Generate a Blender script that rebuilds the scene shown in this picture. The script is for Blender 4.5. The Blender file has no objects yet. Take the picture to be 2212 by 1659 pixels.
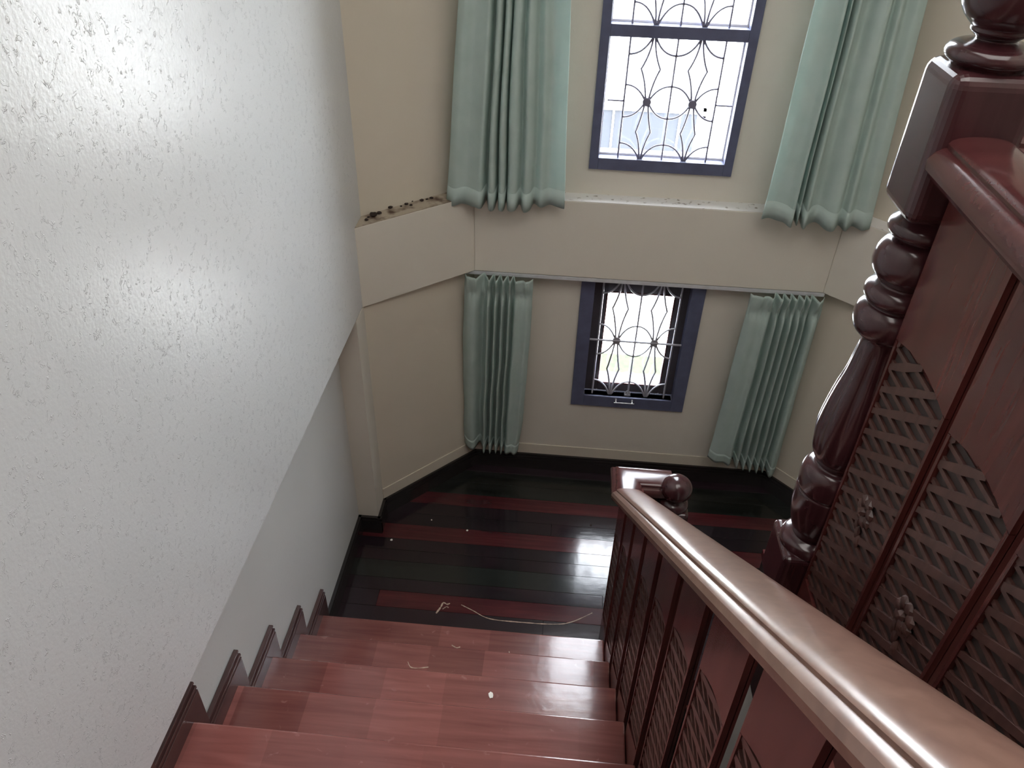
import bpy, bmesh, math, random
from mathutils import Vector, Matrix
random.seed(7)
S = bpy.context.scene
COL = S.collection
Z0 = 2.896                      # camera height above the landing floor

# ------------------------------------------------------------------ camera, world, lights, exposure
YAW, PIT, ROL, FOC = -0.06653537, 0.64561377, 0.03180786, 1684.4
def cam_axes():
    f = Vector((math.sin(YAW)*math.cos(PIT), math.cos(YAW)*math.cos(PIT), -math.sin(PIT)))
    r0 = Vector((math.cos(YAW), -math.sin(YAW), 0)); u0 = r0.cross(f)
    return r0*math.cos(ROL)+u0*math.sin(ROL), u0*math.cos(ROL)-r0*math.sin(ROL), f
cr, cu, cf = cam_axes()
cam_data = bpy.data.cameras.new('camera'); cam = bpy.data.objects.new('camera', cam_data); COL.objects.link(cam)
cam.matrix_world = Matrix(((cr.x, cu.x, -cf.x, 0), (cr.y, cu.y, -cf.y, 0), (cr.z, cu.z, -cf.z, Z0), (0, 0, 0, 1)))
cam_data.sensor_width = 36; cam_data.lens = FOC/2212*36; cam_data.clip_start = .02; cam_data.clip_end = 300
S.camera = cam

w = bpy.data.worlds.new('sky'); S.world = w; w.use_nodes = True
bg = w.node_tree.nodes['Background']; bg.inputs[0].default_value = (.91, .93, 1, 1); bg.inputs[1].default_value = 16.0

def light(name, kind, loc, rot, energy, color, **k):
    d = bpy.data.lights.new(name, kind); d.energy = energy; d.color = color
    for a, b in k.items():
        if a == 'portal': d.cycles.is_portal = True
        else: setattr(d, a, b)
    o = bpy.data.objects.new(name, d); COL.objects.link(o); o.location = loc; o.rotation_euler = rot
    return o
light('sun', 'SUN', (0, 6, 8), (math.radians(35), math.radians(38), 0), 7.0, (1, .95, .88), angle=math.radians(1.5))
light('hall_fill', 'AREA', (.55, .5, Z0+1.5), (math.radians(0), 0, 0), 20, (1, .96, .92), shape='RECTANGLE', size=1.7, size_y=2.0)  # added overhead fill lamp, out of view, brightens stairs and back wall
light('window_portal', 'AREA', (.372, 3.36, Z0-2.05), (math.radians(-90), 0, 0), 1, (1, 1, 1), shape='RECTANGLE', size=.5, size_y=.72, portal=1)
light('window_portal', 'AREA', (.372, 3.36, Z0-.15), (math.radians(-90), 0, 0), 1, (1, 1, 1), shape='RECTANGLE', size=.56, size_y=2.2, portal=1)
V = S.view_settings
S.display_settings.display_device = 'sRGB'
V.view_transform = 'Standard'; V.look = 'None'; V.gamma = 1; V.exposure = 1.0; V.use_curve_mapping = False

S.cycles.use_adaptive_sampling = False; S.cycles.use_denoising = True; S.cycles.denoising_prefilter = 'ACCURATE'; S.cycles.sample_clamp_indirect = 8; S.cycles.caustics_reflective = False; S.cycles.max_bounces = 14; S.cycles.diffuse_bounces = 7

# ------------------------------------------------------------------ materials
def mat(name): 
    m = bpy.data.materials.new(name); m.use_nodes = True
    nt = m.node_tree; return m, nt, nt.nodes['Principled BSDF']
def nd(nt, t, **k):
    n = nt.nodes.new(t)
    for a, b in k.items():
        if a.startswith('i_'):
            n.inputs[int(a[2:])].default_value = b
        else: setattr(n, a, b)
    return n
def coords(nt, scale=(1, 1, 1), rnd=True):
    tc = nd(nt, 'ShaderNodeTexCoord'); mp = nd(nt, 'ShaderNodeMapping')
    mp.inputs['Scale'].default_value = scale
    if rnd:
        oi = nd(nt, 'ShaderNodeObjectInfo'); mu = nd(nt, 'ShaderNodeVectorMath', operation='SCALE')
        nt.links.new(oi.outputs['Random'], mu.inputs[0]); mu.inputs['Scale'].default_value = 37
        ad = nd(nt, 'ShaderNodeVectorMath', operation='ADD')
        nt.links.new(tc.outputs['Object'], ad.inputs[0]); nt.links.new(mu.outputs[0], ad.inputs[1])
        nt.links.new(ad.outputs[0], mp.inputs[0])
    else: nt.links.new(tc.outputs['Object'], mp.inputs[0])
    return mp.outputs[0]
def ramp(nt, src, stops):
    r = nd(nt, 'ShaderNodeValToRGB'); e = r.color_ramp.elements
    while len(e) < len(stops): e.new(.5)
    for i, (p, c) in enumerate(stops): e[i].position = p; e[i].color = (*c, 1)
    nt.links.new(src, r.inputs[0]); return r.outputs[0]
def bump(nt, h, bsdf, strength, dist, prev=None):
    b = nd(nt, 'ShaderNodeBump'); b.inputs['Strength'].default_value = strength; b.inputs['Distance'].default_value = dist
    nt.links.new(h, b.inputs['Height'])
    if prev: nt.links.new(prev, b.inputs['Normal'])
    nt.links.new(b.outputs[0], bsdf.inputs['Normal']); return b.outputs[0]

def plaster(name, c1, c2, rough, spec, worm, wormd=.004, blot=1.2):
    m, nt, B = mat(name)
    v = coords(nt, rnd=False)
    n1 = nd(nt, 'ShaderNodeTexNoise', i_2=blot, i_3=5.0); nt.links.new(v, n1.inputs[0])
    nt.links.new(ramp(nt, n1.outputs[0], [(.3, c1), (.7, c2)]), B.inputs['Base Color'])
    B.inputs['Roughness'].default_value = rough; B.inputs['Specular IOR Level'].default_value = spec
    # short curly strokes of textured paint: thin level lines of a warped noise
    n2 = nd(nt, 'ShaderNodeTexNoise', i_2=58.0, i_3=2.0); n2.inputs['Distortion'].default_value = 1.6; nt.links.new(v, n2.inputs[0])
    a = nd(nt, 'ShaderNodeMath', operation='SUBTRACT', i_1=.5); nt.links.new(n2.outputs[0], a.inputs[0])
    a2 = nd(nt, 'ShaderNodeMath', operation='ABSOLUTE'); nt.links.new(a.outputs[0], a2.inputs[0])
    line = ramp(nt, a2.outputs[0], [(0, (1, 1, 1)), (.03, (0, 0, 0))])
    n3 = nd(nt, 'ShaderNodeTexNoise', i_2=46.0, i_3=1.0); nt.links.new(v, n3.inputs[0])
    msk = ramp(nt, n3.outputs[0], [(.56, (0, 0, 0)), (.63, (1, 1, 1))])
    mm = nd(nt, 'ShaderNodeMath', operation='MULTIPLY'); nt.links.new(line, mm.inputs[0]); nt.links.new(msk, mm.inputs[1])
    n4 = nd(nt, 'ShaderNodeTexNoise', i_2=120.0, i_3=4.0); nt.links.new(v, n4.inputs[0])
    p = bump(nt, n4.outputs[0], B, .35*worm, .003)
    bump(nt, mm.outputs[0], B, min(1, worm), wormd, p)
    return m
M_white = plaster('white_textured_paint', (.60, .615, .62), (.66, .67, .675), .27, .5, .6, .0020)
M_white_low = plaster('white_paint_lower', (.55, .555, .54), (.61, .615, .60), .45, .3, .25)
M_cream = plaster('cream_paint', (.64, .605, .53), (.70, .665, .585), .6, .25, .22, .002)
M_tan = plaster('tan_plaster', (.60, .555, .46), (.67, .615, .515), .7, .2, .2, .002)
M_ceil = plaster('ceiling_paint', (.68, .67, .64), (.72, .71, .68), .8, .1, .1)

def wood(name, dark, light_, rough=.2, grain=(3, 40, 40), bumpy=.03, spec=.5, coat=.4, tint=0, blotch=None, blotamt=0):
    m, nt, B = mat(name)
    v = coords(nt, grain)
    n = nd(nt, 'ShaderNodeTexNoise', i_2=1.0, i_3=6.0); n.inputs['Distortion'].default_value = .6; nt.links.new(v, n.inputs[0])
    col = ramp(nt, n.outputs[0], [(.3, dark), (.72, light_)])
    if tint:
        oi = nd(nt, 'ShaderNodeObjectInfo'); hs = nd(nt, 'ShaderNodeHueSaturation')
        mr = nd(nt, 'ShaderNodeMapRange'); mr.inputs[3].default_value = 1-tint; mr.inputs[4].default_value = 1+tint
        nt.links.new(oi.outputs['Random'], mr.inputs[0]); nt.links.new(mr.outputs[0], hs.inputs['Value']); nt.links.new(col, hs.inputs['Color']); col = hs.outputs[0]
    if blotch:
        v2 = coords(nt, (1, 1, 1)); n2 = nd(nt, 'ShaderNodeTexNoise', i_2=4.0, i_3=5.0); nt.links.new(v2, n2.inputs[0])
        f = ramp(nt, n2.outputs[0], [(.5, (0, 0, 0)), (.75, (blotamt,)*3)])
        mx = nd(nt, 'ShaderNodeMix', data_type='RGBA'); nt.links.new(f, mx.inputs[0]); nt.links.new(col, mx.inputs[6]); mx.inputs[7].default_value = (*blotch, 1); col = mx.outputs[2]
    nt.links.new(col, B.inputs['Base Color'])
    B.inputs['Roughness'].default_value = rough
    B.inputs['Specular IOR Level'].default_value = spec
    B.inputs['Coat Weight'].default_value = coat; B.inputs['Coat Roughness'].default_value = rough*.6
    p = bump(nt, n.outputs[0], B, bumpy*2, .004)
    n4 = nd(nt, 'ShaderNodeTexNoise', i_2=14.0, i_3=3.0); nt.links.new(coords(nt), n4.inputs[0])
    bump(nt, n4.outputs[0], B, bumpy*3, .01, p)
    return m
GX, GY, GZ = (3, 45, 45), (45, 3, 45), (45, 45, 3)
M_pd = wood('floor_wood_dark', (.011, .006, .009), (.024, .013, .018), .16, GX, .03, tint=.25, blotch=(.035, .008, .014), blotamt=.5)
M_pg = wood('floor_wood_black', (.008, .009, .008), (.018, .020, .018), .17, GX, .03, tint=.25)
M_pr = wood('floor_wood_red', (.060, .010, .014), (.110, .019, .023), .16, GX, .03, tint=.2, blotch=(.03, .008, .012), blotamt=.7)
M_skirt = wood('skirting_wood', (.013, .011, .011), (.024, .019, .019), .24, GX, .02)
M_skirtr = wood('stair_skirting_wood', (.045, .020, .019), (.075, .034, .031), .25, GY, .02)
M_panel = wood('panel_wood', (.070, .018, .017), (.125, .032, .028), .26, GZ, .010, tint=.1)
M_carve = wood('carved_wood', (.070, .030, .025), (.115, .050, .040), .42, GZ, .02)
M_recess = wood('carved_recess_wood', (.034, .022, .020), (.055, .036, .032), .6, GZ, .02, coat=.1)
M_newel = wood('newel_wood', (.040, .012, .015), (.062, .019, .023), .20, GZ, .002, tint=.05)
M_rail = wood('rail_wood', (.165, .088, .066), (.245, .140, .105), .28, GY, .001)
M_railx = wood('rail_wood_dark', (.06, .017, .018), (.09, .027, .027), .2, GX, .001)
M_black = wood('dark_fascia_wood', (.010, .006, .006), (.02, .012, .012), .4, GX, .02)

def tread_mat():
    m = wood('tread_wood', (.19, .062, .055), (.27, .098, .084), .17, GX, .03, tint=.06)
    nt = m.node_tree; B = nt.nodes['Principled BSDF']
    lk = B.inputs['Base Color'].links[0]; src = lk.from_socket
    tc = nd(nt, 'ShaderNodeTexCoord'); oi = nd(nt, 'ShaderNodeObjectInfo'); sx = nd(nt, 'ShaderNodeSeparateXYZ'); nt.links.new(tc.outputs['Object'], sx.inputs[0])
    a = nd(nt, 'ShaderNodeMath', operation='MULTIPLY_ADD', i_1=5.0); nt.links.new(oi.outputs['Random'], a.inputs[2]); nt.links.new(sx.outputs[0], a.inputs[0])
    b = nd(nt, 'ShaderNodeMath', operation='MULTIPLY_ADD', i_1=13.0); nt.links.new(oi.outputs['Random'], b.inputs[0]); nt.links.new(a.outputs[0], b.inputs[2])
    fl = nd(nt, 'ShaderNodeMath', operation='FLOOR'); nt.links.new(b.outputs[0], fl.inputs[0])
    wn = nd(nt, 'ShaderNodeTexWhiteNoise', noise_dimensions='1D'); nt.links.new(fl.outputs[0], wn.inputs['W'])
    mr = nd(nt, 'ShaderNodeMapRange'); mr.inputs[3].default_value = .78; mr.inputs[4].default_value = 1.18; nt.links.new(wn.outputs[0], mr.inputs[0])
    hs = nd(nt, 'ShaderNodeHueSaturation'); nt.links.new(mr.outputs[0], hs.inputs['Value']); nt.links.new(src, hs.inputs['Color'])
    # scuffs: pale worn specks
    n = nd(nt, 'ShaderNodeTexNoise', i_2=26.0, i_3=4.0); n.inputs['Distortion'].default_value = 1.0; nt.links.new(coords(nt), n.inputs[0])
    f = ramp(nt, n.outputs[0], [(.66, (0, 0, 0)), (.74, (.35,)*3)])
    mx = nd(nt, 'ShaderNodeMix', data_type='RGBA'); nt.links.new(f, mx.inputs[0]); nt.links.new(hs.outputs[0], mx.inputs[6]); mx.inputs[7].default_value = (.42, .22, .19, 1)
    nt.links.new(mx.outputs[2], B.inputs['Base Color'])
    return m
M_tread = tread_mat()

def flat(name, c, rough=.5, metal=0, spec=.5, nz=.12, sc=20, bmp=.0):
    m, nt, B = mat(name)
    n = nd(nt, 'ShaderNodeTexNoise', i_2=sc, i_3=4.0); nt.links.new(coords(nt), n.inputs[0])
    nt.links.new(ramp(nt, n.outputs[0], [(.3, tuple(x*(1-nz) for x in c)), (.7, tuple(min(1, x*(1+nz)) for x in c))]), B.inputs['Base Color'])
    B.inputs['Roughness'].default_value = rough; B.inputs['Metallic'].default_value = metal; B.inputs['Specular IOR Level'].default_value = spec
    if bmp: bump(nt, n.outputs[0], B, bmp, .003)
    return m
M_frame_flare = flat('window_frame_flare_tint', (.105, .115, .185), .4)  # dark frame with the blue lens flare put into its colour
M_sash = flat('sash_wood', (.055, .050, .058), .45)
M_iron = flat('grille_paint', (.22, .22, .30), .4, .2)
M_ironlow = flat('grille_paint_pale', (.42, .42, .46), .35, .3)
M_chrome = flat('bright_metal', (.75, .75, .75), .3, .8)
M_railw = flat('curtain_rail_paint', (.55, .56, .58), .4)
M_dirt = flat('dark_debris', (.030, .018, .014), .9)
M_chip = flat('white_chip', (.85, .82, .75), .6)
M_scratch = flat('scratch_wood', (.42, .30, .22), .7, nz=.3, sc=90)
M_conc = flat('outside_paving', (.72, .71, .68), .9, sc=2)
M_grass = flat('lawn', (.017, .028, .008), .9, nz=.4, sc=30)
M_bluewall = flat('outside_wall_paint', (.013, .016, .023), .8, sc=3)
M_pale = flat('outside_pale_wall', (.78, .77, .74), .8, sc=3)

def ledge_mat():
    m, nt, B = mat('dusty_ledge_paint')
    v = coords(nt, rnd=False)
    n = nd(nt, 'ShaderNodeTexNoise', i_2=42.0, i_3=6.0); nt.links.new(v, n.inputs[0])
    nt.links.new(ramp(nt, n.outputs[0], [(.28, (.18, .14, .10)), (.40, (.72, .71, .69))]), B.inputs['Base Color'])
    B.inputs['Roughness'].default_value = .45; return m
M_ledge = ledge_mat()
def stain_mat():
    m, nt, B = mat('stained_ledge_paint')
    v = coords(nt, rnd=False)
    n = nd(nt, 'ShaderNodeTexNoise', i_2=16.0, i_3=6.0); nt.links.new(v, n.inputs[0])
    nt.links.new(ramp(nt, n.outputs[0], [(.33, (.10, .06, .04)), (.52, (.42, .36, .28))]), B.inputs['Base Color'])
    B.inputs['Roughness'].default_value = .8; return m
M_stain = stain_mat()

def cloth():
    m, nt, B = mat('mint_curtain_cloth')
    v = coords(nt)
    n = nd(nt, 'ShaderNodeTexNoise', i_2=16.0, i_3=5.0); nt.links.new(v, n.inputs[0])
    c = ramp(nt, n.outputs[0], [(.3, (.52, .63, .59)), (.7, (.60, .70, .66))])
    nt.links.new(c, B.inputs['Base Color']); B.inputs['Roughness'].default_value = .75; B.inputs['Specular IOR Level'].default_value = .25
    tr = nd(nt, 'ShaderNodeBsdfTranslucent'); tr.inputs[0].default_value = (.60, .76, .74, 1)
    mx = nd(nt, 'ShaderNodeMixShader'); mx.inputs[0].default_value = .30
    nt.links.new(B.outputs[0], mx.inputs[1]); nt.links.new(tr.outputs[0], mx.inputs[2]); nt.links.new(mx.outputs[0], nt.nodes['Material Output'].inputs[0])
    n2 = nd(nt, 'ShaderNodeTexNoise', i_2=55.0, i_3=4.0); nt.links.new(v, n2.inputs[0])
    bump(nt, n2.outputs[0], B, .35, .004)
    return m
M_cloth = cloth()
def glass():
    m, nt, B = mat('window_glass'); out = nt.nodes['Material Output']
    t = nd(nt, 'ShaderNodeBsdfTransparent'); t.inputs[0].default_value = (.95, .97, .97, 1)
    g = nd(nt, 'ShaderNodeBsdfGlossy'); g.inputs['Roughness'].default_value = .02
    lw = nd(nt, 'ShaderNodeLayerWeight'); lw.inputs[0].default_value = .5; pw_ = nd(nt, 'ShaderNodeMath', operation='POWER', i_1=5.0); nt.links.new(lw.outputs['Facing'], pw_.inputs[0])
    fr = nd(nt, 'ShaderNodeMath', operation='MULTIPLY_ADD', i_1=.9, i_2=.04); nt.links.new(pw_.outputs[0], fr.inputs[0])
    n = nd(nt, 'ShaderNodeTexNoise', i_2=30.0, i_3=3.0); nt.links.new(coords(nt), n.inputs[0])
    mx = nd(nt, 'ShaderNodeMixShader'); nt.links.new(fr.outputs[0], mx.inputs[0]); nt.links.new(t.outputs[0], mx.inputs[1]); nt.links.new(g.outputs[0], mx.inputs[2])
    nt.links.new(mx.outputs[0], out.inputs[0]); nt.nodes.remove(B); return m
M_glass = glass()

# ------------------------------------------------------------------ helpers
def obj(name, bm, m=None, parent=None, smooth=False, bevel=0, seg=2, angle=35):
    bmesh.ops.recalc_face_normals(bm, faces=bm.faces)
    me = bpy.data.meshes.new(name); bm.to_mesh(me); bm.free()
    o = bpy.data.objects.new(name, me); COL.objects.link(o)
    if m: me.materials.append(m)
    if parent: o.parent = parent
    if smooth:
        for p in me.polygons: p.use_smooth = True
        try: me.set_sharp_from_angle(angle=math.radians(angle))
        except Exception: pass
    if bevel:
        b = o.modifiers.new('bevel', 'BEVEL'); b.width = bevel; b.segments = seg; b.limit_method = 'ANGLE'; b.angle_limit = math.radians(40)
    return o
def tag(o, label=None, cat=None, group=None, kind=None):
    if label: o['label'] = label
    if cat: o['category'] = cat
    if group: o['group'] = group
    if kind: o['kind'] = kind
    return o
def struct(o, label, cat='wall'): return tag(o, label, cat, kind='structure')
def empty(name, loc, label, cat, group=None):
    o = bpy.data.objects.new(name, None); COL.objects.link(o); o.location = loc; o.empty_display_size = .05
    return tag(o, label, cat, group)
def reparent(o, p):
    bpy_m = Matrix.Translation(p.location); o.parent = p; o.matrix_parent_inverse = bpy_m.inverted(); return o
def box(bm, x0, x1, y0, y1, z0, z1):
    v = [bm.verts.new(p) for p in ((x0,y0,z0),(x1,y0,z0),(x1,y1,z0),(x0,y1,z0),(x0,y0,z1),(x1,y0,z1),(x1,y1,z1),(x0,y1,z1))]
    for f in ((0,3,2,1),(4,5,6,7),(0,1,5,4),(1,2,6,5),(2,3,7,6),(3,0,4,7)): bm.faces.new([v[i] for i in f])
def bxo(name, b, m, parent=None, **k):
    bm = bmesh.new(); box(bm, *b); return obj(name, bm, m, parent, **k)
def prism(bm, pts, to3, d0, d1):
    """pts: 2D outline; to3(u, v, d) -> 3D"""
    a = [bm.verts.new(to3(u, v, d0)) for u, v in pts]; b = [bm.verts.new(to3(u, v, d1)) for u, v in pts]
    n = len(pts)
    bm.faces.new(a[::-1]); bm.faces.new(b)
    for i in range(n): bm.faces.new((a[i], a[(i+1) % n], b[(i+1) % n], b[i]))
def plan(bm, pts, z0, z1): prism(bm, pts, lambda u, v, d: (u, v, d), z0, z1)
def tube(bm, pts, r, n=6, closed=False):
    pts = [Vector(p) for p in pts]; rings = []
    for i, p in enumerate(pts):
        a = pts[max(i-1, 0)]; b = pts[min(i+1, len(pts)-1)]; t = (b-a).normalized()
        s = t.cross(Vector((0, 1, 0)))
        if s.length < .1: s = t.cross(Vector((0, 0, 1)))
        s.normalize(); q = t.cross(s)
        rr = r[i] if isinstance(r, (list, tuple)) else r
        rings.append([bm.verts.new(p+(s*math.cos(6.2832*k/n)+q*math.sin(6.2832*k/n))*rr) for k in range(n)])
    for A, B in zip(rings, rings[1:]):
        for k in range(n): bm.faces.new((A[k], A[(k+1) % n], B[(k+1) % n], B[k]))
    bm.faces.new(rings[0][::-1]); bm.faces.new(rings[-1])
def lathe(bm, prof, cx, cy, n=40, facet=None):
    """prof: [(r, z)], facet(z, ang)->radius factor"""
    rings = []
    for r, z in prof:
        rings.append([bm.verts.new((cx+r*(facet(z, 6.28318*k/n) if facet else 1)*math.cos(6.28318*k/n), cy+r*(facet(z, 6.28318*k/n) if facet else 1)*math.sin(6.28318*k/n), z)) for k in range(n)])
    for A, B in zip(rings, rings[1:]):
        for k in range(n): bm.faces.new((A[k], A[(k+1) % n], B[(k+1) % n], B[k]))
    bm.faces.new(rings[0][::-1]); bm.faces.new(rings[-1])
def catmull(pts, n):
    out = []; P = [pts[0]]+list(pts)+[pts[-1]]
    for i in range(1, len(P)-2):
        for k in range(n):
            t = k/n; a, b, c, d = P[i-1], P[i], P[i+1], P[i+2]
            out.append(tuple(.5*((2*b[j])+(-a[j]+c[j])*t+(2*a[j]-5*b[j]+4*c[j]-d[j])*t*t+(-a[j]+3*b[j]-3*c[j]+d[j])*t**3) for j in range(len(b))))
    out.append(tuple(pts[-1])); return out

# ------------------------------------------------------------------ levels (metres; landing floor = 0)
ZB = Z0-1.685          # underside of the beam and of the thick wall
ZL = Z0-1.33           # ledge on top of the beam
ZT = Z0+1.55           # ceiling
ZF = Z0-1.392          # upper floor
ZD = -2.0              # lower storey floor
XL, XC = -.894, -.80   # lower left wall, thick left wall
YW, YB, YU = 3.11, 3.045, 3.13
XR = 1.545
CY, CX0, CX1 = 2.66, -.395, 1.14

# walls
bm = bmesh.new(); box(bm, XC-.25, XC, -3, 2.80, ZB, ZT); struct(obj('wall_left', bm, M_white, bevel=.006), 'glossy white textured wall above the left side of the stairs')
bm = bmesh.new(); box(bm, XL-.15, XL, -3, 2.70, ZD, ZB); struct(obj('wall_left_lower', bm, M_white_low), 'recessed smooth white wall strip just above the stair skirting')
bm = bmesh.new(); box(bm, XL, XC, 2.568, 2.72, ZD, ZB); struct(obj('wall_left_pilaster', bm, M_cream), 'narrow tan pilaster at the left corner of the landing')
bm = bmesh.new(); plan(bm, [(XC, 2.69), (CX0, YW), (CX0-.14, YW+.12), (XC-.2, 2.80), (XC-.2, 2.70)], ZD, ZB+.02); struct(obj('wall_bay_left_lower', bm, M_tan), 'tan angled wall left of the lower window')
bm = bmesh.new(); plan(bm, [(XR, 2.69), (CX1, YW), (CX1+.14, YW+.12), (XR+.2, 2.8)], ZD, ZB+.02); struct(obj('wall_bay_right_lower', bm, M_tan), 'tan angled wall right of the lower window')
bm = bmesh.new(); plan(bm, [(XC, 2.78), (-.43, YU), (-.55, YU+.12), (XC-.2, 2.95)], ZB+.02, ZT); struct(obj('wall_bay_left_upper', bm, M_tan), 'tan angled wall behind the upper left curtain')
bm = bmesh.new(); plan(bm, [(XR, 2.78), (1.175, YU), (1.30, YU+.12), (XR+.2, 2.95)], ZB+.02, ZT); struct(obj('wall_bay_right_upper', bm, M_tan), 'tan angled wall behind the upper right curtain')
# beam (left, middle, right runs)
BL, BR = (-.385, YB), (1.135, YB)
for nm, pts, lb in (('trim_beam_middle', [BL, BR, (BR[0]+.08, YU+.10), (BL[0]-.08, YU+.10)], 'cream beam band running under the upper window'),
                ('trim_beam_left', [(XC, 2.675), BL, (BL[0]-.08, YU+.10), (XC-.1, 2.86), (XC-.1, 2.675)], 'cream beam band angled to the left wall'),
                ('trim_beam_right', [(XR, 2.675), BR, (BR[0]+.08, YU+.10), (XR+.1, 2.86), (XR+.1, 2.675)], 'cream beam band angled to the right wall')):
    bm = bmesh.new(); plan(bm, pts, ZB, ZL-.002); struct(obj(nm, bm, M_cream, bevel=.003), lb)
bm = bmesh.new(); plan(bm, [(BL[0], BL[1]+.001), (BR[0], BR[1]+.001), (BR[0]+.04, YU+.0), (BL[0]-.04, YU+.0)], ZL-.002, ZL); struct(obj('trim_ledge_middle', bm, M_ledge), 'dusty white ledge under the upper window', 'ledge')
bm = bmesh.new(); plan(bm, [(XC+.001, 2.677), (BL[0], BL[1]+.001), (BL[0]-.04, YU), (XC+.001, 2.78)], ZL-.002, ZL); struct(obj('trim_ledge_left', bm, M_stain), 'stained ledge on the left angled beam', 'ledge')
bm = bmesh.new(); plan(bm, [(XR-.001, 2.677), (BR[0], BR[1]+.001), (BR[0]+.04, YU), (XR-.001, 2.78)], ZL-.002, ZL); struct(obj('trim_ledge_right', bm, M_ledge), 'ledge on the right angled beam', 'ledge')

def wall_hole(name, x0, x1, y0, y1, z0, z1, hx0, hx1, hz0, hz1, m, label):
    bm = bmesh.new()
    box(bm, x0, hx0, y0, y1, z0, z1); box(bm, hx1, x1, y0, y1, z0, z1)
    if hz0 > z0: box(bm, hx0, hx1, y0, y1, z0, hz0)
    if hz1 < z1: box(bm, hx0, hx1, y0, y1, hz1, z1)
    return struct(obj(name, bm, m), label)
W1X0, W1X1, W1Z0, W1Z1 = .093, .651, Z0-2.44, Z0-1.74+.04
W2X0, W2X1, W2Z0, W2Z1 = .080, .660, Z0-1.217, Z0+.86
wall_hole('wall_back_lower', CX0-.02, CX1+.02, YW, YW+.2, ZD, ZB+.0, W1X0+.01, W1X1-.01, W1Z0+.01, ZB-.02, M_cream, 'cream wall around the lower window')
wall_hole('wall_back_upper', -.45, 1.20, YU, YU+.2, ZL-.05, ZT, W2X0+.01, W2X1-.01, W2Z0+.01, W2Z1-.01, M_cream, 'cream wall around the tall upper window')
bm = bmesh.new(); box(bm, XR, XR+.2, -3, 2.82, ZD, ZT); struct(obj('wall_right', bm, M_cream), 'cream wall on the right of the stairwell')
bm = bmesh.new(); box(bm, XC-.2, XR+.2, -3.15, -3, ZD, ZT); struct(obj('wall_rear', bm, M_cream), 'wall behind the camera')
bm = bmesh.new(); box(bm, XC-.3, XR+.3, -3.15, 3.4, ZT, ZT+.1); struct(obj('ceiling', bm, M_ceil), 'pale plaster ceiling', 'ceiling')
# plaster plinth band above the skirting
def band(name, p, q, th, z0, z1, m, label):
    p = Vector(p); q = Vector(q); d = (q-p).normalized(); n = Vector((d.y, -d.x))*th
    bm = bmesh.new(); plan(bm, [tuple(p), tuple(q), tuple(q+n), tuple(p+n)], z0, z1); return struct(obj(name, bm, m, bevel=.002), label, 'trim')
band('trim_plinth_back', (CX0, YW), (CX1, YW), .005, .10, .165, M_tan, 'tan plaster band above the back skirting')
band('trim_plinth_left', (XC, 2.69), (CX0, YW), .005, .10, .165, M_tan, 'tan plaster band above the left angled skirting')
band('trim_plinth_right', (CX1, YW), (XR, 2.69), .005, .10, .165, M_tan, 'tan plaster band above the right angled skirting')

# ------------------------------------------------------------------ landing floor: one plank each
fl = empty('floor', (0, 2.5, 0), 'glossy landing floor of alternating black and dark red planks', 'floor'); fl['kind'] = 'structure'
edges = [1.90, 2.03, 2.128, 2.217, 2.288, 2.389, 2.458, 2.528, 2.622, 2.70, 2.776, 2.861, 2.95, 3.04, 3.13]
cols = [M_pd, M_pd, M_pr, M_pd, M_pg, M_pd, M_pd, M_pr, M_pd, M_pd, M_pr, M_pg, M_pg, M_pd]
for i, (a, b) in enumerate(zip(edges, edges[1:])):
    cuts = [XL-.01, XR+.01]
    if i in (1, 3, 6, 8, 11): cuts = [XL-.01, -.1+.13*i % .9, XR+.01]
    if i == 2: cuts = [XL-.01, -.72, .62, XR+.01]
    for j, (c0, c1) in enumerate(zip(cuts, cuts[1:])):
        mm = cols[i]
        if i == 2: mm = (M_pd, M_pr, M_pd)[j]
        if i == 7 and j == 1: mm = M_pd
        y1 = b
        reparent(bxo('plank', (c0+.0006, c1-.0006, a+.0006, y1-.0006, -.022, -random.random()*.0002), mm, bevel=.0004, seg=1), fl)
# closed ends behind walls
bm = bmesh.new(); box(bm, XL, XR, 1.90, 3.2, -.20, -.022); o = obj('floor_slab', bm, M_black); struct(o, 'landing slab under the planks', 'floor')

# skirting boards: body + two beads
def skirting(name, pts, label, m=M_skirt, h=.10):
    """pts polyline along the wall, room on the right-hand side"""
    bm = bmesh.new()
    for k in range(len(pts)-1):
        p = Vector(pts[k]); q = Vector(pts[k+1]); d = (q-p).normalized(); n = Vector((d.y, -d.x))
        for (th, z0, z1) in ((.018, 0, h-.034), (.014, h-.034, h-.026), (.018, h-.026, h-.016), (.011, h-.016, h-.008), (.014, h-.008, h)):
            a = n*th; ex = d*(.006 if False else 0)
            plan(bm, [tuple(p), tuple(q), tuple(q+a+d*0), tuple(p+a)], z0, z1)
    o = obj(name, bm, m); return struct(o, label, 'skirting')
ang = .018*math.tan(math.radians(22))
skirting('baseboard_back', [(CX0, YW), (CX1, YW)], 'black moulded skirting along the back wall of the landing')
skirting('baseboard_bay_left', [(XC, 2.69), (CX0, YW)], 'black moulded skirting on the left angled wall')
skirting('baseboard_bay_right', [(CX1, YW), (XR, 2.69)], 'black moulded skirting on the right angled wall')
skirting('baseboard_pilaster', [(XL, 2.568), (XC+.018, 2.568), ], 'black moulded skirting across the pilaster foot')
skirting('baseboard_pilaster_side', [(XC, 2.552), (XC, 2.70)], 'black moulded skirting on the pilaster side')
skirting('baseboard_left', [(XL, 1.978), (XL, 2.568)], 'black moulded skirting along the left wall of the landing')
skirting('baseboard_right', [(XR, 2.70), (XR, 1.9)], 'black moulded skirting along the right wall')

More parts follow.
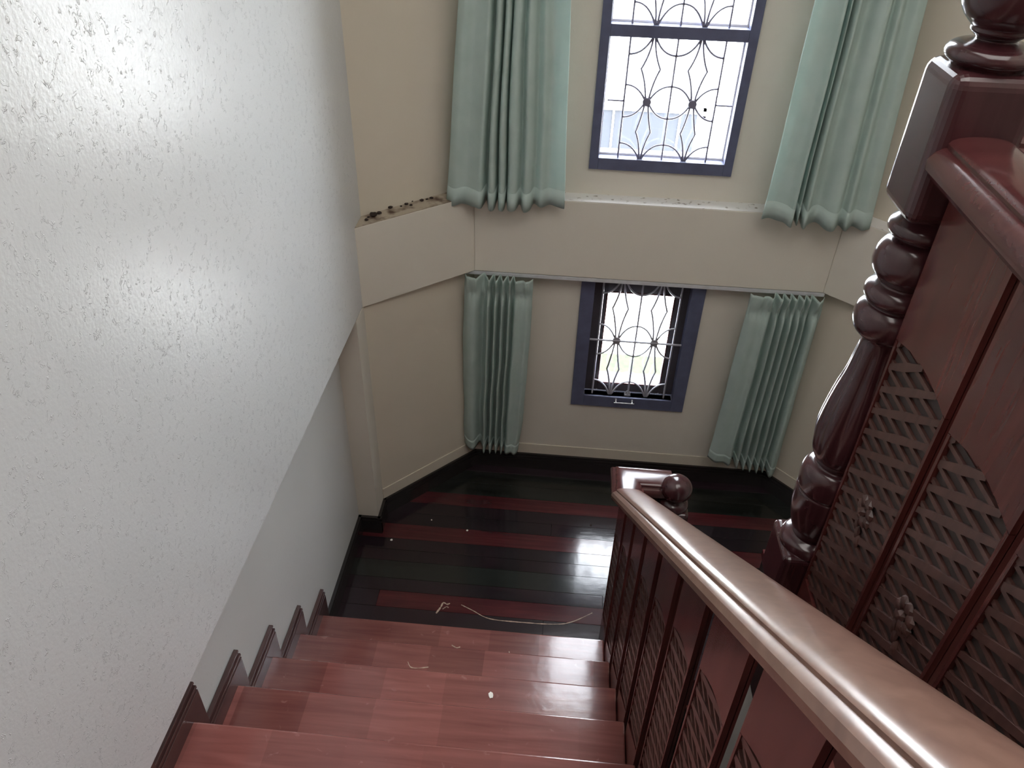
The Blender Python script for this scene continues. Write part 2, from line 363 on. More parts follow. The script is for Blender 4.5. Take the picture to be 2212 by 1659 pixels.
# ------------------------------------------------------------------ stairs
H, D, YN = .188, .2235, 1.923       # riser, going, lowest nosing
st = empty('staircase', (-.3, YN, 0), 'flight of glossy red-brown wooden steps going down to the landing', 'stairs')
XS = .2765
for k in range(1, 8):
    z = H*k; y = YN-(k-1)*D
    xl = XL+.0015 if k < 7 else XC+.0015
    t = bxo('tread', (xl, XS, y-D-.03, y, z-.030, z), M_tread, bevel=.006, seg=3); reparent(t, st)
    r = bxo('riser', (xl, XS, y-.045, y-.025, z-H-.002, z-.030), M_panel); reparent(r, st)
    # stepped wall skirting: board with beads along its top edge, front end forward of the nosing
    bm = bmesh.new(); yf = y+.055; yb = y-D+.055
    for (th, z0, z1) in ((.018, -.0-H, .095-.034), (.014, .061, .069), (.018, .069, .079), (.011, .079, .087), (.014, .087, .095)):
        if k == 6 and z0 > .075: continue
        box(bm, xl, xl+th, yb if k < 7 else yb-.2, yf, z+z0, z+(z1 if k != 6 else min(z1, .078)))
    reparent(obj('skirting_step', bm, M_skirtr, bevel=.001, seg=1), st)
r = bxo('riser', (XC+.002, XS, YN-7*D-.045, YN-7*D-.025, H*7, ZF-.03), M_panel); reparent(r, st)
bm = bmesh.new(); prism(bm, [(YN-.06, -.0), (YN-.06-7*D, 7*H), (YN-.06-7*D, 7*H-.45), (YN-.06, -.45)], lambda u, v, d: (d, u, v), XS-.06, XS-.001)
reparent(obj('stringer', bm, M_black), st)
bm = bmesh.new(); prism(bm, [(YN-.05, -.2), (YN-.05-7*D, 7*H-.2), (YN-.05-7*D, 7*H-.4), (YN-.05, -.4)], lambda u, v, d: (d, u, v), XL+.002, XS-.06)
reparent(obj('soffit', bm, M_white_low), st)

# upper floor (behind camera and on the right)
bm = bmesh.new(); plan(bm, [(XC, -3), (XR, -3), (XR, 1.27), (.52, 1.27), (.52, YN-7*D), (XC, YN-7*D)], ZF-.29, ZF-.02); struct(obj('floor_upper_slab', bm, M_black), 'dark edge of the upper floor', 'floor')
uf = empty('floor_upper', (.5, -1, ZF), 'red-brown plank floor of the upper storey', 'floor'); uf['kind'] = 'structure'
y = -3
while y < 1.27:
    y2 = min(y+.10, 1.275); x0 = XC+.002 if y2 <= .36 else .515
    reparent(bxo('plank', (x0+.0006, XR, y+.0006, y2-.0006, ZF-.02, ZF), M_tread if (int(y*10) % 3) else M_pr, bevel=.001, seg=1), uf); y = y2
bm = bmesh.new(); box(bm, .56, .66, -3, 1.25, ZD, ZF-.29); struct(obj('wall_spine', bm, M_cream), 'cream wall under the upper floor edge')
bm = bmesh.new(); box(bm, XL, XR, -3, 3.2, ZD-.1, ZD); struct(obj('floor_lower', bm, M_conc), 'floor of the storey below', 'floor')
# second flight descending on the right from the landing
s2 = empty('staircase', (1.1, 1.9, 0), 'second flight going down from the landing under the upper floor', 'stairs')
for k in range(1, 9):
    z = -H*k; y = 1.92-(k-1)*D
    reparent(bxo('tread', (.662, XR-.002, y-D, y+.02, z-.03, z), M_tread, bevel=.004), s2)
    reparent(bxo('riser', (.662, XR-.002, y, y+.02, z, z+H-.03), M_panel), s2)

# ------------------------------------------------------------------ balustrade boards
def carved_board(u0, u1, top, bot, face, th, ct, cs, cb, to3, parent, flower=None):
    """one vertical board; top/bot functions of u; carved recess between cb(u) and ct(u)=ct+cs*(u1-u)"""
    e = .007; rd = .009
    C = lambda u: ct+cs*(u1-u)+.018*math.sin(math.pi*(u1-u)/(u1-u0))
    CB = lambda u: cb(u)
    T = lambda u, v, d: to3(u, v, face+d)
    bm = bmesh.new()
    prism(bm, [(u0, bot(u0)), (u1, bot(u1)), (u1, top(u1)), (u0, top(u0))], T, rd, th)
    ns = 8; us = [u0+(u1-u0)*i/ns for i in range(ns+1)]
    for a, b in zip(us, us[1:]): prism(bm, [(a, C(a)), (b, C(b)), (b, top(b)), (a, top(a))], T, 0, rd+.001)
    prism(bm, [(u0, bot(u0)), (u1, bot(u1)), (u1, CB(u1)), (u0, CB(u0))], T, 0, rd+.001)
    prism(bm, [(u0, CB(u0)-.001), (u0+e, CB(u0+e)-.001), (u0+e, C(u0+e)+.001), (u0, C(u0)+.001)], T, 0, rd+.001)
    prism(bm, [(u1-e, CB(u1-e)-.001), (u1, CB(u1)-.001), (u1, C(u1)+.001), (u1-e, C(u1-e)+.001)], T, 0, rd+.001)
    bmesh.ops.remove_doubles(bm, verts=bm.verts, dist=1e-6)
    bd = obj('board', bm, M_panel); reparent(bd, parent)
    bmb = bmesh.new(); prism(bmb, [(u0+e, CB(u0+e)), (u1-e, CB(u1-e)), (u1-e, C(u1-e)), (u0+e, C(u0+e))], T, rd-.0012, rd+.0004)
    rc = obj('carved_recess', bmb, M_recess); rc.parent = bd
    bm = bmesh.new(); sl = .67; pit = .047; hw = .0075
    ua, ub = u0+e, u1-e
    inside = lambda u, v: CB(u) < v < C(u)
    zlow = min(CB(ua), CB(ub)); zhigh = max(C(ua), C(ub)); i = 0
    z = zlow-.2
    N = 40
    while z < zhigh+.1:
        L = [ua+(ub-ua)*k/N for k in range(N+1)]; ok = [u for u in L if inside(u, z+sl*(ub-u))]
        if len(ok) > 2:
            a, b = min(ok), max(ok); za, zb = z+sl*(ub-a), z+sl*(ub-b)
            m_ = (a+b)/2; zm = z+sl*(ub-m_)
            prism(bm, [(a, za-hw*.8), (m_, zm-hw*1.25), (b, zb-hw*.8), (b, zb+hw*.8), (m_, zm+hw*1.25), (a, za+hw*.8)], T, .0018, rd+.0005)
        # short cross members between this bar and the next
        off = (i % 2)*.015+.004*math.sin(i*1.7)
        zz = zlow-.1+off
        while zz < zhigh:
            # on level zz the row spans u from bar i to bar i+1
            uA = ub-(zz-z)/sl; uB = uA+pit/sl
            a, b = max(ua, uA), min(ub, uB)
            if b-a > .008 and inside(a, zz) and inside(b, zz):
                prism(bm, [(a, zz-.004), (b, zz-.0055), (b, zz+.0025), (a, zz+.004)], T, .003, rd+.0005)
            zz += .0275
        z += pit; i += 1
    lt = obj('carved_lattice', bm, M_carve); lt.parent = bd
    if flower:
        fu, fz = flower; bm = bmesh.new()
        for q in range(7):
            an = q*6.2832/7; R = .020
            mt = Matrix.Translation(T(fu+R*math.cos(an), fz+R*math.sin(an), .002))
            bmesh.ops.create_icosphere(bm, subdivisions=1, radius=.013, matrix=mt @ Matrix.Diagonal((.55, 1, 1, 1)))
        bmesh.ops.create_icosphere(bm, subdivisions=1, radius=.010, matrix=Matrix.Translation(T(fu, fz, -.001)))
        for q in range(3):
            mt = Matrix.Translation(T(fu+.012-.012*q, fz-.04-.012*q, .003))
            bmesh.ops.create_icosphere(bm, subdivisions=1, radius=.012, matrix=mt @ Matrix.Diagonal((.4, .7, 1.4, 1)))
        fo = obj('carved_flower', bm, M_carve, smooth=True); fo.parent = bd
    return bd
Yside = lambda u, v, d: (d, u, v)       # boards in the y-z plane, carved face looking left
Xside = lambda u, v, d: (u, d, v)       # boards in the x-z plane, carved face looking to the camera side

# handrail profile (u across, v up)
PROF = [(-.036, -.062), (-.052, -.056), (-.0615, -.044), (-.0625, -.030), (-.058, -.018), (-.050, -.0105), (-.0455, -.009), (-.0455, -.003), (-.041, .002), (-.032, .0055), (-.017, .0078), (0, .0085),
        (.017, .0078), (.032, .0055), (.041, .002), (.0455, -.003), (.0455, -.009), (.050, -.0105), (.058, -.018), (.0625, -.030), (.0615, -.044), (.052, -.056), (.036, -.062)]
def sweep(bm, path, prof=PROF, sub=1):
    path = [Vector(p) for p in path]; rings = []
    for i, p in enumerate(path):
        d0 = (p-path[i-1]) if i else (path[1]-p); d1 = (path[i+1]-p) if i < len(path)-1 else d0
        a = Vector((d0.x, d0.y)).normalized(); b = Vector((d1.x, d1.y)).normalized()
        n0 = Vector((a.y, -a.x)); n1 = Vector((b.y, -b.x)); m_ = (n0+n1); m_.normalize(); m_ /= max(.3, m_.dot(n0))
        rings.append([bm.verts.new((p.x+m_.x*u, p.y+m_.y*u, p.z+v)) for u, v in prof])
    n = len(prof)
    for A, B in zip(rings, rings[1:]):
        for k in range(n): bm.faces.new((A[k], A[(k+1) % n], B[(k+1) % n], B[k]))
    bm.faces.new(rings[0][::-1]); bm.faces.new(rings[-1])

# stair balustrade
RX = .2975; RS = .845
RZ = lambda y: Z0-1.97+RS*(2.03-y)
bs = empty('stair_balustrade', (RX, 2.0, 0), 'brown moulded handrail over carved boards beside the lower steps', 'balustrade')
bm = bmesh.new(); sweep(bm, [(RX, -.10, RZ(-.10)), (RX, 2.035, RZ(2.035))])
reparent(obj('handrail', bm, M_rail, smooth=True, angle=28), bs)
bm = bmesh.new(); sweep(bm, [(RX, 2.030, RZ(2.03)-.004), (RX, 2.112, RZ(2.03)-.004), (.455, 2.112, RZ(2.03)-.004)])
reparent(obj('level_handrail', bm, M_railx, smooth=True, angle=28), bs)
for k in range(9):
    c = 1.998-.2155*k
    u0, u1 = c-.082, c+.082
    if k == 0: u1 = 2.10
    carved_board(u0, u1, lambda u: RZ(min(u, 2.03))-.055, lambda u: max(.0, RZ(u)-1.10) if u < 1.9 else .0,
                 .278, .015, RZ(u1)-.03-.212, .62, lambda u: max(.12, RZ(u)-.80), Yside, bs)
bm = bmesh.new(); box(bm, .29, .305, 1.905, 2.10, 0, .9)
carved_board(.312, .420, lambda u: RZ(2.03)-.058, lambda u: 0, 2.10, .026, Z0-2.30, .0, lambda u: .15, Xside, bs)
bm.free()
# fixing rail under the handrail
bm = bmesh.new(); prism(bm, [(-.1, RZ(-.1)-.095), (2.08, RZ(2.03)-.095), (2.08, RZ(2.03)-.06), (-.1, RZ(-.1)-.060)], Yside, .2795, .2925)
reparent(obj('fixing_rail', bm, M_panel), bs)

# newel with ball finial at the landing
NX, NY = .468, 2.062
nw = empty('newel_post', (NX, NY, 0), 'small dark newel post with ball finial at the landing end of the stair rail', 'newel post')
bm = bmesh.new(); box(bm, NX-.053, NX+.053, NY-.053, NY+.053, -.0, Z0-2.055); reparent(obj('post', bm, M_newel, bevel=.014, seg=4), nw)
bm = bmesh.new(); zb = Z0-2.055
lathe(bm, [(.046, zb-.012), (.051, zb-.004), (.053, zb+.006), (.050, zb+.018), (.040, zb+.025), (.033, zb+.030), (.031, zb+.036)], NX, NY, 48)
reparent(obj('collar', bm, M_newel, smooth=True, angle=60), nw)
bm = bmesh.new(); bmesh.ops.create_uvsphere(bm, u_segments=40, v_segments=24, radius=.056, matrix=Matrix.Translation((NX, NY, zb+.082)) @ Matrix.Diagonal((1, 1, .92, 1)))
reparent(obj('ball_finial', bm, M_newel, smooth=True), nw)

# ------------------------------------------------------------------ upper guard balustrade and big newel
GX0, GYc = .572, 1.193
gz = lambda z: Z0+z
gb = empty('floor_balustrade', (GX0, .6, ZF), 'dark level handrail over wide carved boards guarding the upper floor', 'balustrade')
bm = bmesh.new(); sweep(bm, [(GX0+.003, 1.14, gz(-.372)), (GX0+.003, -.6, gz(-.372))])
reparent(obj('handrail', bm, M_railx, smooth=True, angle=28), gb)
for k in range(6):
    y1 = 1.104-.2182*k; y0 = y1-.196
    if k == 0: y1 = 1.125
    carved_board(y0, y1, lambda u: gz(-.42), lambda u: ZF, .558, .028, gz(-.70), .03, lambda u: ZF+.09, Yside, gb, flower=(y0+.10, gz(-.985)))
bm = bmesh.new(); box(bm, .566, .582, -.6, 1.12, gz(-.46), gz(-.425)); reparent(obj('fixing_rail', bm, M_panel), gb)
# return along the front edge of the upper floor
gr = empty('floor_balustrade', (1.1, GYc, ZF), 'level handrail and boards from the big newel to the right wall', 'balustrade')
bm = bmesh.new(); sweep(bm, [(.62, GYc, gz(-.372)), (XR, GYc, gz(-.372))]); reparent(obj('handrail', bm, M_railx, smooth=True, angle=28), gr)
for k in range(4):
    carved_board(.66+.22*k, .66+.22*k+.196, lambda u: gz(-.42), lambda u: ZF, 1.18, .028, gz(-.70), .03, lambda u: ZF+.09, Xside, gr)

nb = empty('newel_post', (GX0, GYc, ZF), 'large turned dark red newel post with square block at the right', 'newel post')
bm = bmesh.new(); hb = .0625
box(bm, GX0-hb, GX0+hb, GYc-hb, GYc+hb, gz(-.505), gz(-.283)); reparent(obj('upper_block', bm, M_newel, bevel=.020, seg=5), nb)
bm = bmesh.new(); box(bm, GX0-hb, GX0+hb, GYc-hb, GYc+hb, ZF-.02, gz(-1.262)); reparent(obj('base_block', bm, M_newel, bevel=.014, seg=4), nb)
prof = [(.044, -1.272), (.060, -1.268), (.0615, -1.258), (.056, -1.246), (.043, -1.238), (.041, -1.232), (.0515, -1.205), (.060, -1.165), (.0618, -1.135), (.0618, -1.110), (.0600, -1.104), (.0622, -1.097), (.0632, -1.075), (.061, -1.056), (.052, -1.043), (.0415, -1.037), (.0445, -1.028),
        (.053, -1.015), (.0605, -.992), (.064, -.955), (.0625, -.925), (.0575, -.885), (.052, -.852), (.0455, -.820), (.042, -.790), (.0385, -.760), (.0365, -.737), (.045, -.733), (.055, -.726), (.0615, -.714), (.0638, -.700), (.0615, -.684), (.053, -.673), (.0485, -.669), (.055, -.664), (.0598, -.655), (.0598, -.646), (.054, -.637), (.0435, -.629),
        (.048, -.623), (.0575, -.612), (.0626, -.598), (.0626, -.585), (.059, -.570), (.050, -.556), (.038, -.550), (.044, -.547), (.0515, -.543), (.057, -.534), (.055, -.524), (.047, -.516), (.040, -.508), (.040, -.495)]
dense = catmull([(r, gz(z)) for r, z in prof], 4)
def facet(z, a):
    zz = z-Z0
    if -1.02 < zz < -.745:
        k = min(1, (zz+1.02)/.03, (-.745-zz)/.02); c = abs(math.cos(5*a)); return 1-.07*k*(1-c)**1.0*1.0
    return 1
bm = bmesh.new(); lathe(bm, dense, GX0, GYc, 80, facet); reparent(obj('turned_shaft', bm, M_newel, smooth=True, angle=50), nb)
prof2 = [(.040, -.295), (.047, -.288), (.050, -.281), (.0585, -.274), (.0605, -.267), (.056, -.259), (.046, -.254), (.027, -.250), (.0315, -.244), (.0375, -.239), (.0385, -.233), (.0445, -.2275), (.0535, -.218), (.060, -.205), (.0635, -.185), (.062, -.160), (.052, -.132), (.036, -.112), (.015, -.103)]
bm = bmesh.new(); lathe(bm, catmull([(r, gz(z)) for r, z in prof2], 4), GX0, GYc, 64); reparent(obj('finial', bm, M_newel, smooth=True, angle=50), nb)

# ------------------------------------------------------------------ windows
def bez(a, b, c, n=10):
    a, b, c = Vector(a), Vector(b), Vector(c); return [a*(1-t)**2+b*2*t*(1-t)+c*t*t for t in [i/n for i in range(n+1)]]
def grille(parent, cx, y, zh, zb, zt, arc, xs, m, r=.0032, sides=True, hub_r=.0135):
    """one flower panel: hubs on level zh, nodes at the foot zb and head zt"""
    bm = bmesh.new(); P = lambda x, z: (x, y, z)
    up, dn = zt-zh, zh-zb
    tube(bm, [P(cx, zb), P(cx, zt)], r)
    for s in (-1, 1):
        X = cx+s*xs; XO = cx+s*2*xs
        tube(bm, [P(XO, zb), P(XO, zt)], r)
        if sides: tube(bm, [P(XO, zh), P(XO+s*.065, zh)], r)
        for q in (-1, 1):
            c = X+q*.036
            tube(bm, bez(P(X+q*.004, zt), P(X+q*.008, zh+up*.75), P(c, zh+up*.52))+bez(P(c, zh+up*.52), P(X+q*.012, zh+up*.30), P(X+q*.005, zh))[1:], r)
            c = X+q*.029
            tube(bm, bez(P(X+q*.004, zb), P(X+q*.006, zh-dn*.75), P(c, zh-dn*.52))+bez(P(c, zh-dn*.52), P(X+q*.014, zh-dn*.30), P(X+q*.005, zh))[1:], r)
            for base, sg in ((zb, 1), (zt, -1), (zh, 1), (zh, -1)):
                tube(bm, bez(P(X+q*.006, base), P(X+q*xs*.40, base+sg*arc), P(X+q*xs, base+sg*arc)), r)
    g = reparent(obj('grille', bm, m, smooth=True), parent)
    for s in (-1, 1):
        bm = bmesh.new(); bmesh.ops.create_cone(bm, cap_ends=True, segments=28, radius1=hub_r*1.25, radius2=hub_r*1.25, depth=.009, matrix=Matrix.Translation((cx+s*xs, y-.003, zh)) @ Matrix.Rotation(math.pi/2, 4, 'X'))
        h = obj('hub', bm, m, bevel=.002); h.parent = g; h.matrix_parent_inverse = Matrix.Translation(parent.location).inverted() if False else Matrix.Identity(4)
        h.parent = g
    return g
def frame_ring(bm, x0, x1, z0, z1, wl, wb, wt, y0, y1):
    box(bm, x0, x0+wl, y0, y1, z0, z1); box(bm, x1-wl, x1, y0, y1, z0, z1)
    box(bm, x0+wl, x1-wl, y0, y1, z0, z0+wb); box(bm, x0+wl, x1-wl, y0, y1, z1-wt, z1)

CXW = .372
w1 = empty('window_1', (CXW, YW, W1Z0), 'small lower window with flower-pattern metal grille above the landing', 'window'); w1['kind'] = 'structure'
bm = bmesh.new(); frame_ring(bm, W1X0, W1X1, W1Z0, ZB-.005, .062, .064, .035, YW-.012, YW+.06); reparent(obj('window_frame', bm, M_frame_flare, bevel=.002), w1)
bm = bmesh.new(); frame_ring(bm, W1X0+.03, W1X1-.03, W1Z0+.045, ZB-.01, .030, .022, .03, YW+.06, YW+.2); reparent(obj('inner_lining', bm, M_frame_flare), w1)
bm = bmesh.new(); frame_ring(bm, .150, .592, Z0-2.37, Z0-1.735, .0675, .050, .07, YW+.035, YW+.070); reparent(obj('sash', bm, M_sash, bevel=.004), w1)
bm = bmesh.new(); frame_ring(bm, .2135, .5285, Z0-2.324, Z0-1.80, .007, .007, .007, YW+.030, YW+.040); reparent(obj('glazing_bead', bm, M_railx, bevel=.002), w1)
reparent(bxo('pane', (.215, .527, YW+.050, YW+.054, Z0-2.322, Z0-1.803), M_glass), w1)
grille(w1, CXW, YW+.012, Z0-2.052, Z0-2.376, Z0-1.715, .085, .0885, M_ironlow, r=.0045, sides=False, hub_r=.0155)
bm = bmesh.new(); tube(bm, [(.156, YW+.004, Z0-2.051), (.588, YW+.004, Z0-2.051)], .0055); reparent(obj('cross_bar', bm, M_ironlow, smooth=True), w1)
bm = bmesh.new(); tube(bm, [(.305, YW-.034, Z0-2.392), (.405, YW-.034, Z0-2.392)], .0026)
for x in (.315, .395): tube(bm, [(x, YW-.034, Z0-2.392), (x, YW-.012, Z0-2.392)], .0026); box(bm, x-.004, x+.004, YW-.0155, YW-.012, Z0-2.400, Z0-2.384)
reparent(obj('handle', bm, M_chrome, smooth=True), w1)
bm = bmesh.new(); box(bm, .355, .385, YW+.005, YW+.03, Z0-2.376, Z0-2.368); tube(bm, [(.362, YW+.015, Z0-2.37), (.364, YW+.012, Z0-2.352), (.371, YW+.010, Z0-2.344), (.379, YW+.012, Z0-2.354), (.380, YW+.014, Z0-2.37)], .003)
reparent(obj('latch', bm, M_ironlow, smooth=True), w1)
bm = bmesh.new(); box(bm, W1X0+.062, W1X1-.062, YW-.002, YW+.034, Z0-2.380, Z0-2.376); reparent(obj('sill_strip', bm, M_ironlow), w1)

w2 = empty('window_2', (CXW, YU, W2Z0), 'tall upper window with dark frame coloured flare-blue and flower-pattern grille', 'window'); w2['kind'] = 'structure'
zt2 = [Z0-1.168, Z0-.704, Z0-.660, Z0-.10, Z0-.056, Z0+.82]
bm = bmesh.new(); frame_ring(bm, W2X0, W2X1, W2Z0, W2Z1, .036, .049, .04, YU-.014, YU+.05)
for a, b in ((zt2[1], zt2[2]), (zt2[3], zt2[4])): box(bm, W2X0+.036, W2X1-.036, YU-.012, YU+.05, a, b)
reparent(obj('window_frame', bm, M_frame_flare, bevel=.002), w2)
for a, b in ((zt2[0], zt2[1]), (zt2[2], zt2[3]), (zt2[4], zt2[5])):
    reparent(bxo('pane', (W2X0+.036, W2X1-.036, YU+.040, YU+.044, a, b), M_glass), w2)
    bm = bmesh.new(); frame_ring(bm, W2X0+.036, W2X1-.036, a, b, .006, .008, .006, YU+.034, YU+.042); reparent(obj('glazing_bead', bm, M_pale), w2)
    zh = a+(b-a)*.491
    grille(w2, CXW, YU+.004, zh, a, b, .062*(b-a)/.464, .0885, M_iron, r=.0042)
# outer sills
bm = bmesh.new(); box(bm, .03, .71, YU+.2, YU+.24, W2Z0-.03, W2Z0+.0); struct(obj('trim_sill_upper', bm, M_pale), 'outside sill of the upper window', 'sill')
bm = bmesh.new(); box(bm, .03, .71, YW+.2, YW+.24, W1Z0-.03, W1Z0+.0); struct(obj('trim_sill_lower', bm, M_pale), 'outside sill of the lower window', 'sill')

# ------------------------------------------------------------------ curtains
def curtain(name, top, bot, knots, zt, zb, label, header=None, yb=0, hem=.065, seed=0, swing=0, amp=1.0, edge_bulge=0):
    """top/bot: (x0, x1, y); zb: (left, right); knots: (fraction, depth) folds across the width"""
    rnd = random.Random(seed)
    prof = catmull(knots, 6); nu = len(prof); nv = 70
    ph = [rnd.random()*6.28 for _ in range(6)]
    bm = bmesh.new(); grid = []
    H_ = zt-min(zb)
    for j in range(nv+1):
        v = j/nv; row = []
        for i, (t, d) in enumerate(prof):
            x = (top[0]+(top[1]-top[0])*t)*(1-v)+(bot[0]+(bot[1]-bot[0])*t)*v
            y = top[2]*(1-v)+bot[2]*v
            zbot = zb[0]+(zb[1]-zb[0])*t
            dist = v*(zt-zbot)
            f = 1.0
            if header:
                f = 1-.62*math.exp(-((dist-.082)/.035)**2)
            y -= -d*f*amp
            wob = .006*math.sin(3.1*v*math.pi+ph[0]+t*5)+.004*math.sin(7.3*v*math.pi+ph[1]+t*11)
            x += wob*v*(.45 if header else .5); y += .5*wob*v
            x += edge_bulge*math.sin(math.pi*v)*(t-.5)
            x += swing*math.sin(math.pi*v)
            if header:
                pl = math.sin(t*math.pi*2*header)
                y -= .010*max(0, pl)**2*math.exp(-((dist-.0)/.055)**2)
                y -= .008*math.exp(-((dist-.095)/.02)**2)*-1*abs(pl)
                x += .003*math.sin(t*math.pi*4*header)*math.exp(-((dist-.09)/.03)**2)
                y += .002*math.sin(v*19+t*13+ph[2])*math.sin(t*7+ph[3]+v*5)
            z = zt-dist-v**6*(.012*(-d/.03) if d < 0 else -.006*d/.04)
            if j == nv: z += .002*math.sin(t*40+ph[4])
            row.append(bm.verts.new((x, y, z)))
        grid.append(row)
    for A, B in zip(grid, grid[1:]):
        for k in range(nu-1): bm.faces.new((A[k], A[k+1], B[k+1], B[k]))
    root = empty(name, ((bot[0]+bot[1])/2, bot[2], min(zb)), label, 'curtain')
    o = obj('cloth', bm, M_cloth, smooth=True, angle=180); reparent(o, root)
    s = o.modifiers.new('solid', 'SOLIDIFY'); s.thickness = .0016; s.offset = 0
    # stitched hem: a slightly thicker strip following the folds
    n0 = nv-max(2, int(hem/H_*nv)); me = o.data; bm = bmesh.new(); g2 = []
    for j in range(n0, nv+1): g2.append([bm.verts.new(me.vertices[j*nu+k].co+Vector((0, -.0004, 0))) for k in range(nu)])
    for A, B in zip(g2, g2[1:]):
        for k in range(nu-1): bm.faces.new((A[k], A[k+1], B[k+1], B[k]))
    h = obj('hem', bm, M_cloth, smooth=True, angle=180); reparent(h, root)
    s = h.modifiers.new('solid', 'SOLIDIFY'); s.thickness = .0026; s.offset = 0
    return root, o
# depth: negative = towards the room
k_UL = [(0, .006), (.07, -.012), (.16, .004), (.24, -.012), (.30, -.022), (.335, .035), (.365, -.026), (.405, -.026), (.425, .040), (.445, -.026), (.485, -.026), (.50, .040), (.52, -.022), (.58, -.030), (.62, .010), (.66, -.030), (.71, -.020), (.74, .018), (.80, -.004), (.86, .016), (.93, .002), (1, -.006)]
k_UR = [(0, -.006), (.10, .004), (.20, -.010), (.27, -.030), (.30, .045), (.325, -.018), (.35, .045), (.375, -.034), (.43, -.004), (.50, .016), (.58, -.016), (.66, -.024), (.72, .012), (.77, -.016), (.84, .014), (.92, -.004), (1, .006)]
k_LL = [(0, .020), (.08, -.012), (.18, -.016), (.27, .034), (.33, .010), (.37, -.030), (.42, .032), (.47, -.030), (.52, .030), (.57, -.030), (.62, .030), (.67, -.028), (.71, .026), (.76, -.020), (.86, -.012), (.94, -.018), (1, .010)]
k_LR = [(0, .004), (.10, -.016), (.22, -.010), (.30, -.020), (.355, .028), (.41, -.028), (.46, .026), (.51, -.028), (.56, .026), (.61, -.028), (.66, .026), (.71, -.026), (.76, .026), (.80, -.016), (.84, .030), (.89, -.024), (.95, -.018), (1, .014)]
ZCT = Z0+1.25
curtain('curtain', (-.30, -.10, 2.985), (-.492, -.010, 2.985), k_UL, ZCT, (Z0-1.345, Z0-1.335), 'long pale mint curtain left of the upper window, hem over the beam', seed=1)
curtain('curtain', (.80, 1.05, 2.96), (.778, 1.205, 2.96), k_UR, ZCT, (Z0-1.315, Z0-1.345), 'long pale mint curtain right of the upper window, beside the big newel', seed=2)
curtain('curtain', (-.425, -.122, 3.006), (-.440, -.160, 3.040), k_LL, Z0-1.690, (Z0-2.715, Z0-2.735), 'short mint pinch-pleated curtain left of the lower window', header=7, seed=3, edge_bulge=.02)
curtain('curtain', (.822, 1.138, 3.006), (.812, 1.165, 3.035), k_LR, Z0-1.690, (Z0-2.665, Z0-2.745), 'short mint pinch-pleated curtain right of the lower window', header=8, seed=4, swing=.0)
# rails
bm = bmesh.new(); box(bm, -.43, 1.145, 3.050, 3.072, ZB-.022, ZB); box(bm, -.43, 1.145, 3.046, 3.050, ZB-.020, ZB-.002)
tag(obj('curtain_rail', bm, M_railw, bevel=.002), 'white curtain rail fixed under the beam above the lower window', 'curtain rail')
bm = bmesh.new(); box(bm, -.45, 1.22, 2.94, 2.965, ZCT, ZCT+.025)
for x in (-.3, 1.1): box(bm, x-.01, x+.01, 2.965, YU, ZCT+.002, ZCT+.02)
tag(obj('curtain_rail', bm, M_railw, bevel=.002), 'white curtain rail above the tall upper window', 'curtain rail')

# ------------------------------------------------------------------ small things
deb = [(-.752, 2.790, .018), (-.735, 2.812, .012), (-.770, 2.745, .010), (-.702, 2.872, .013), (-.663, 2.890, .006), (-.645, 2.912, .010), (-.625, 2.905, .008), (-.628, 2.945, .006), (-.590, 2.955, .011), (-.572, 2.972, .007), (-.556, 2.985, .010), (-.768, 2.772, .007)]
ORD = ['dark crumb of debris, first', 'dark crumb of debris, second']+['dark crumb of debris, '+n for n in ('third', 'fourth', 'fifth', 'sixth', 'seventh', 'eighth', 'ninth', 'tenth', 'eleventh', 'twelfth')]
order = sorted(range(len(deb)), key=lambda q: deb[q][0])
for i, (x, y, r) in enumerate(deb):
    rr = random.Random(i); bm = bmesh.new(); bmesh.ops.create_icosphere(bm, subdivisions=2, radius=r*.8)
    for v_ in bm.verts: v_.co *= .75+.5*rr.random(); v_.co.z *= .45
    zmin = min(v_.co.z for v_ in bm.verts)
    o = obj('debris_clump', bm, M_dirt, smooth=True); o.location = (x, y, ZL-zmin); o.rotation_euler = (0, 0, rr.random()*3)
    tag(o, ORD[order.index(i)]+' from the left wall on the stained ledge', 'debris', 'dark crumbs on the left ledge')
chips = [(-.372, 2.614, 0, .006, 'white speck on the red plank in the middle of the landing'), (-.729, 2.513, 0, .007, 'white speck on the landing near the pilaster foot'), (-.558, 2.663, 0, .004, 'tiny white speck on the landing near the left angled wall'), (-.130, 1.408, H*3, .012, 'pale paint flake lying on the third step up'),]
for i, (x, y, z, r, lb) in enumerate(chips):
    bm = bmesh.new(); rr = random.Random(40+i); n = 7
    plan(bm, [(r*(.6+.5*rr.random())*math.cos(6.28*k/n), r*(.6+.5*rr.random())*math.sin(6.28*k/n)) for k in range(n)], 0, .0016)
    o = obj('paint_chip', bm, M_chip); o.location = (x, y, z+.0002); tag(o, lb, 'chip')
bm = bmesh.new(); bmesh.ops.create_cone(bm, cap_ends=True, segments=16, radius1=.006, radius2=.005, depth=.002, matrix=Matrix.Translation((.236, 2.715, .001)))
tag(obj('nail_head', bm, M_dirt), 'small dark nail head in the landing beside the handrail corner', 'nail')
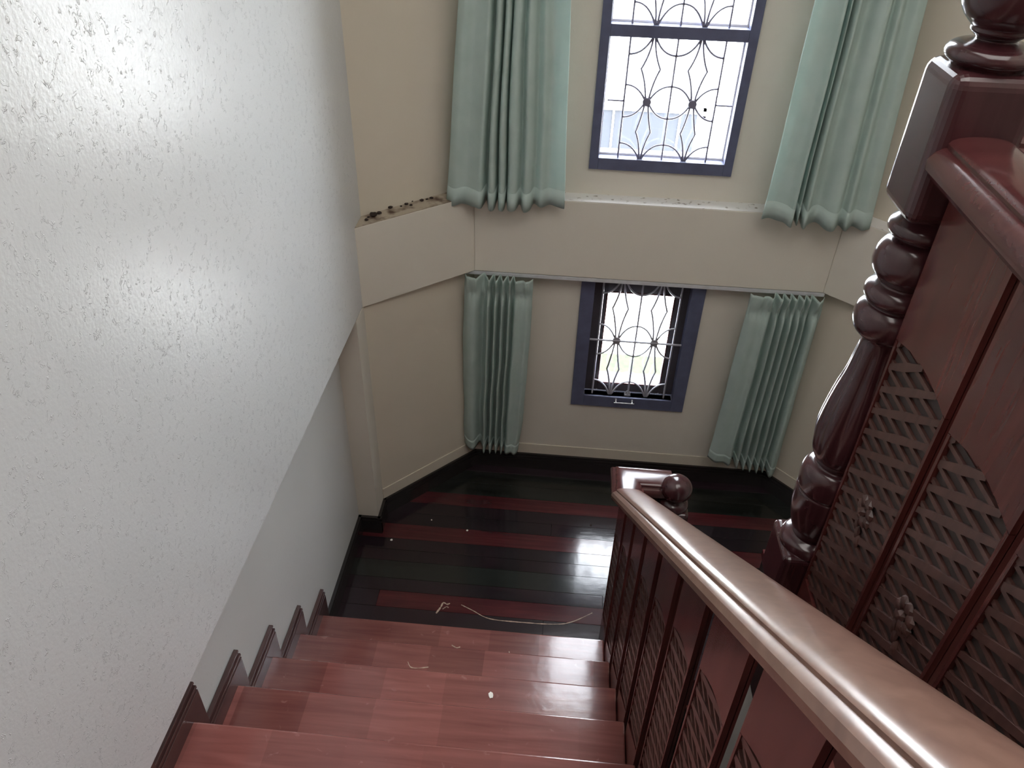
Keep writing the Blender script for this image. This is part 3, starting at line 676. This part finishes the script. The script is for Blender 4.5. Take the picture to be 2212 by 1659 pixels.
def scratch(pts, wdt, z, parent_label, parent=None):
    bm = bmesh.new(); P = catmull([(a, b) for a, b in pts], 6); rr = random.Random(len(pts)); A = None
    for i, p in enumerate(P):
        a = Vector(P[max(i-1, 0)]); b = Vector(P[min(i+1, len(P)-1)]); d = (b-a).normalized(); n = Vector((-d.y, d.x))*wdt*(.35+.65*rr.random())
        L = bm.verts.new((p[0]+n.x, p[1]+n.y, z)); R_ = bm.verts.new((p[0]-n.x, p[1]-n.y, z))
        if A: bm.faces.new((A[0], L, R_, A[1]))
        A = (L, R_)
    o = obj('scratch_mark', bm, M_scratch); s = o.modifiers.new('s', 'SOLIDIFY'); s.thickness = .0004
    reparent(o, parent); o['label'] = parent_label
scratch([(-.341, 2.172), (-.286, 2.147), (-.21, 2.112), (-.088, 2.107), (.074, 2.112), (.154, 2.132), (.245, 2.19)], .0030, .0008, 'pale curved scratch across the floor planks', fl)
scratch([(-.445, 2.115), (-.430, 2.150), (-.422, 2.175), (-.405, 2.168), (-.392, 2.174)], .0045, .0008, 'short pale scratch on the red plank', fl)
scratch([(-.42, 2.14), (-.405, 2.155), (-.395, 2.150)], .003, .0008, 'short pale scratch on the red plank', fl)
scratch([(-.455, 1.622), (-.441, 1.602), (-.416, 1.600), (-.377, 1.608)], .0025, H*2+.0006, 'pale curl-shaped scratch', st)
scratch([(-.10, 1.83), (-.092, 1.80), (-.085, 1.78)], .002, H+.0006, 'short pale scratch', st)
scratch([(-.33, 1.835), (-.31, 1.825), (-.295, 1.83)], .003, H+.0006, 'short pale scratch', st)

# ------------------------------------------------------------------ outside
GZ_ = Z0-4.45
bm = bmesh.new(); box(bm, -40, 40, 3.4, 60, GZ_-.1, GZ_); struct(obj('ground', bm, M_conc), 'bright paving outside the windows', 'ground')
bm = bmesh.new(); box(bm, -3, 4, 5.98, 6.46, GZ_, GZ_+.04); tag(obj('lawn_strip', bm, M_grass), 'strip of green lawn seen through the lower window', 'lawn', kind='stuff')
nb_ = empty('neighbour_building', (0, 10, GZ_), 'grey-blue low building seen through the upper window', 'building')
reparent(bxo('wall', (-4, 1.40, 9, 12, GZ_, Z0-2.70), M_bluewall), nb_)
reparent(bxo('roof_edge', (-4, 1.42, 8.97, 12, Z0-2.80, Z0-2.68), M_pale), nb_)
for i in range(3): reparent(bxo('panel_joint', (-.3+.75*i, -.28+.75*i, 8.985, 9, GZ_, Z0-2.80), M_pale), nb_)
pw = empty('boundary_wall', (3, 10, GZ_), 'pale boundary wall with rails beside the grey-blue building', 'wall')
reparent(bxo('wall', (1.42, 6, 9.2, 9.4, GZ_, Z0-3.0), M_pale), pw)
for z in (-2.86, -2.94): reparent(bxo('rail', (1.42, 6, 9.27, 9.32, Z0+z, Z0+z+.03), M_railw), pw)
for i in range(6): reparent(bxo('rail_post', (1.5+.8*i, 1.54+.8*i, 9.27, 9.32, Z0-3.0, Z0-2.83), M_railw), pw)
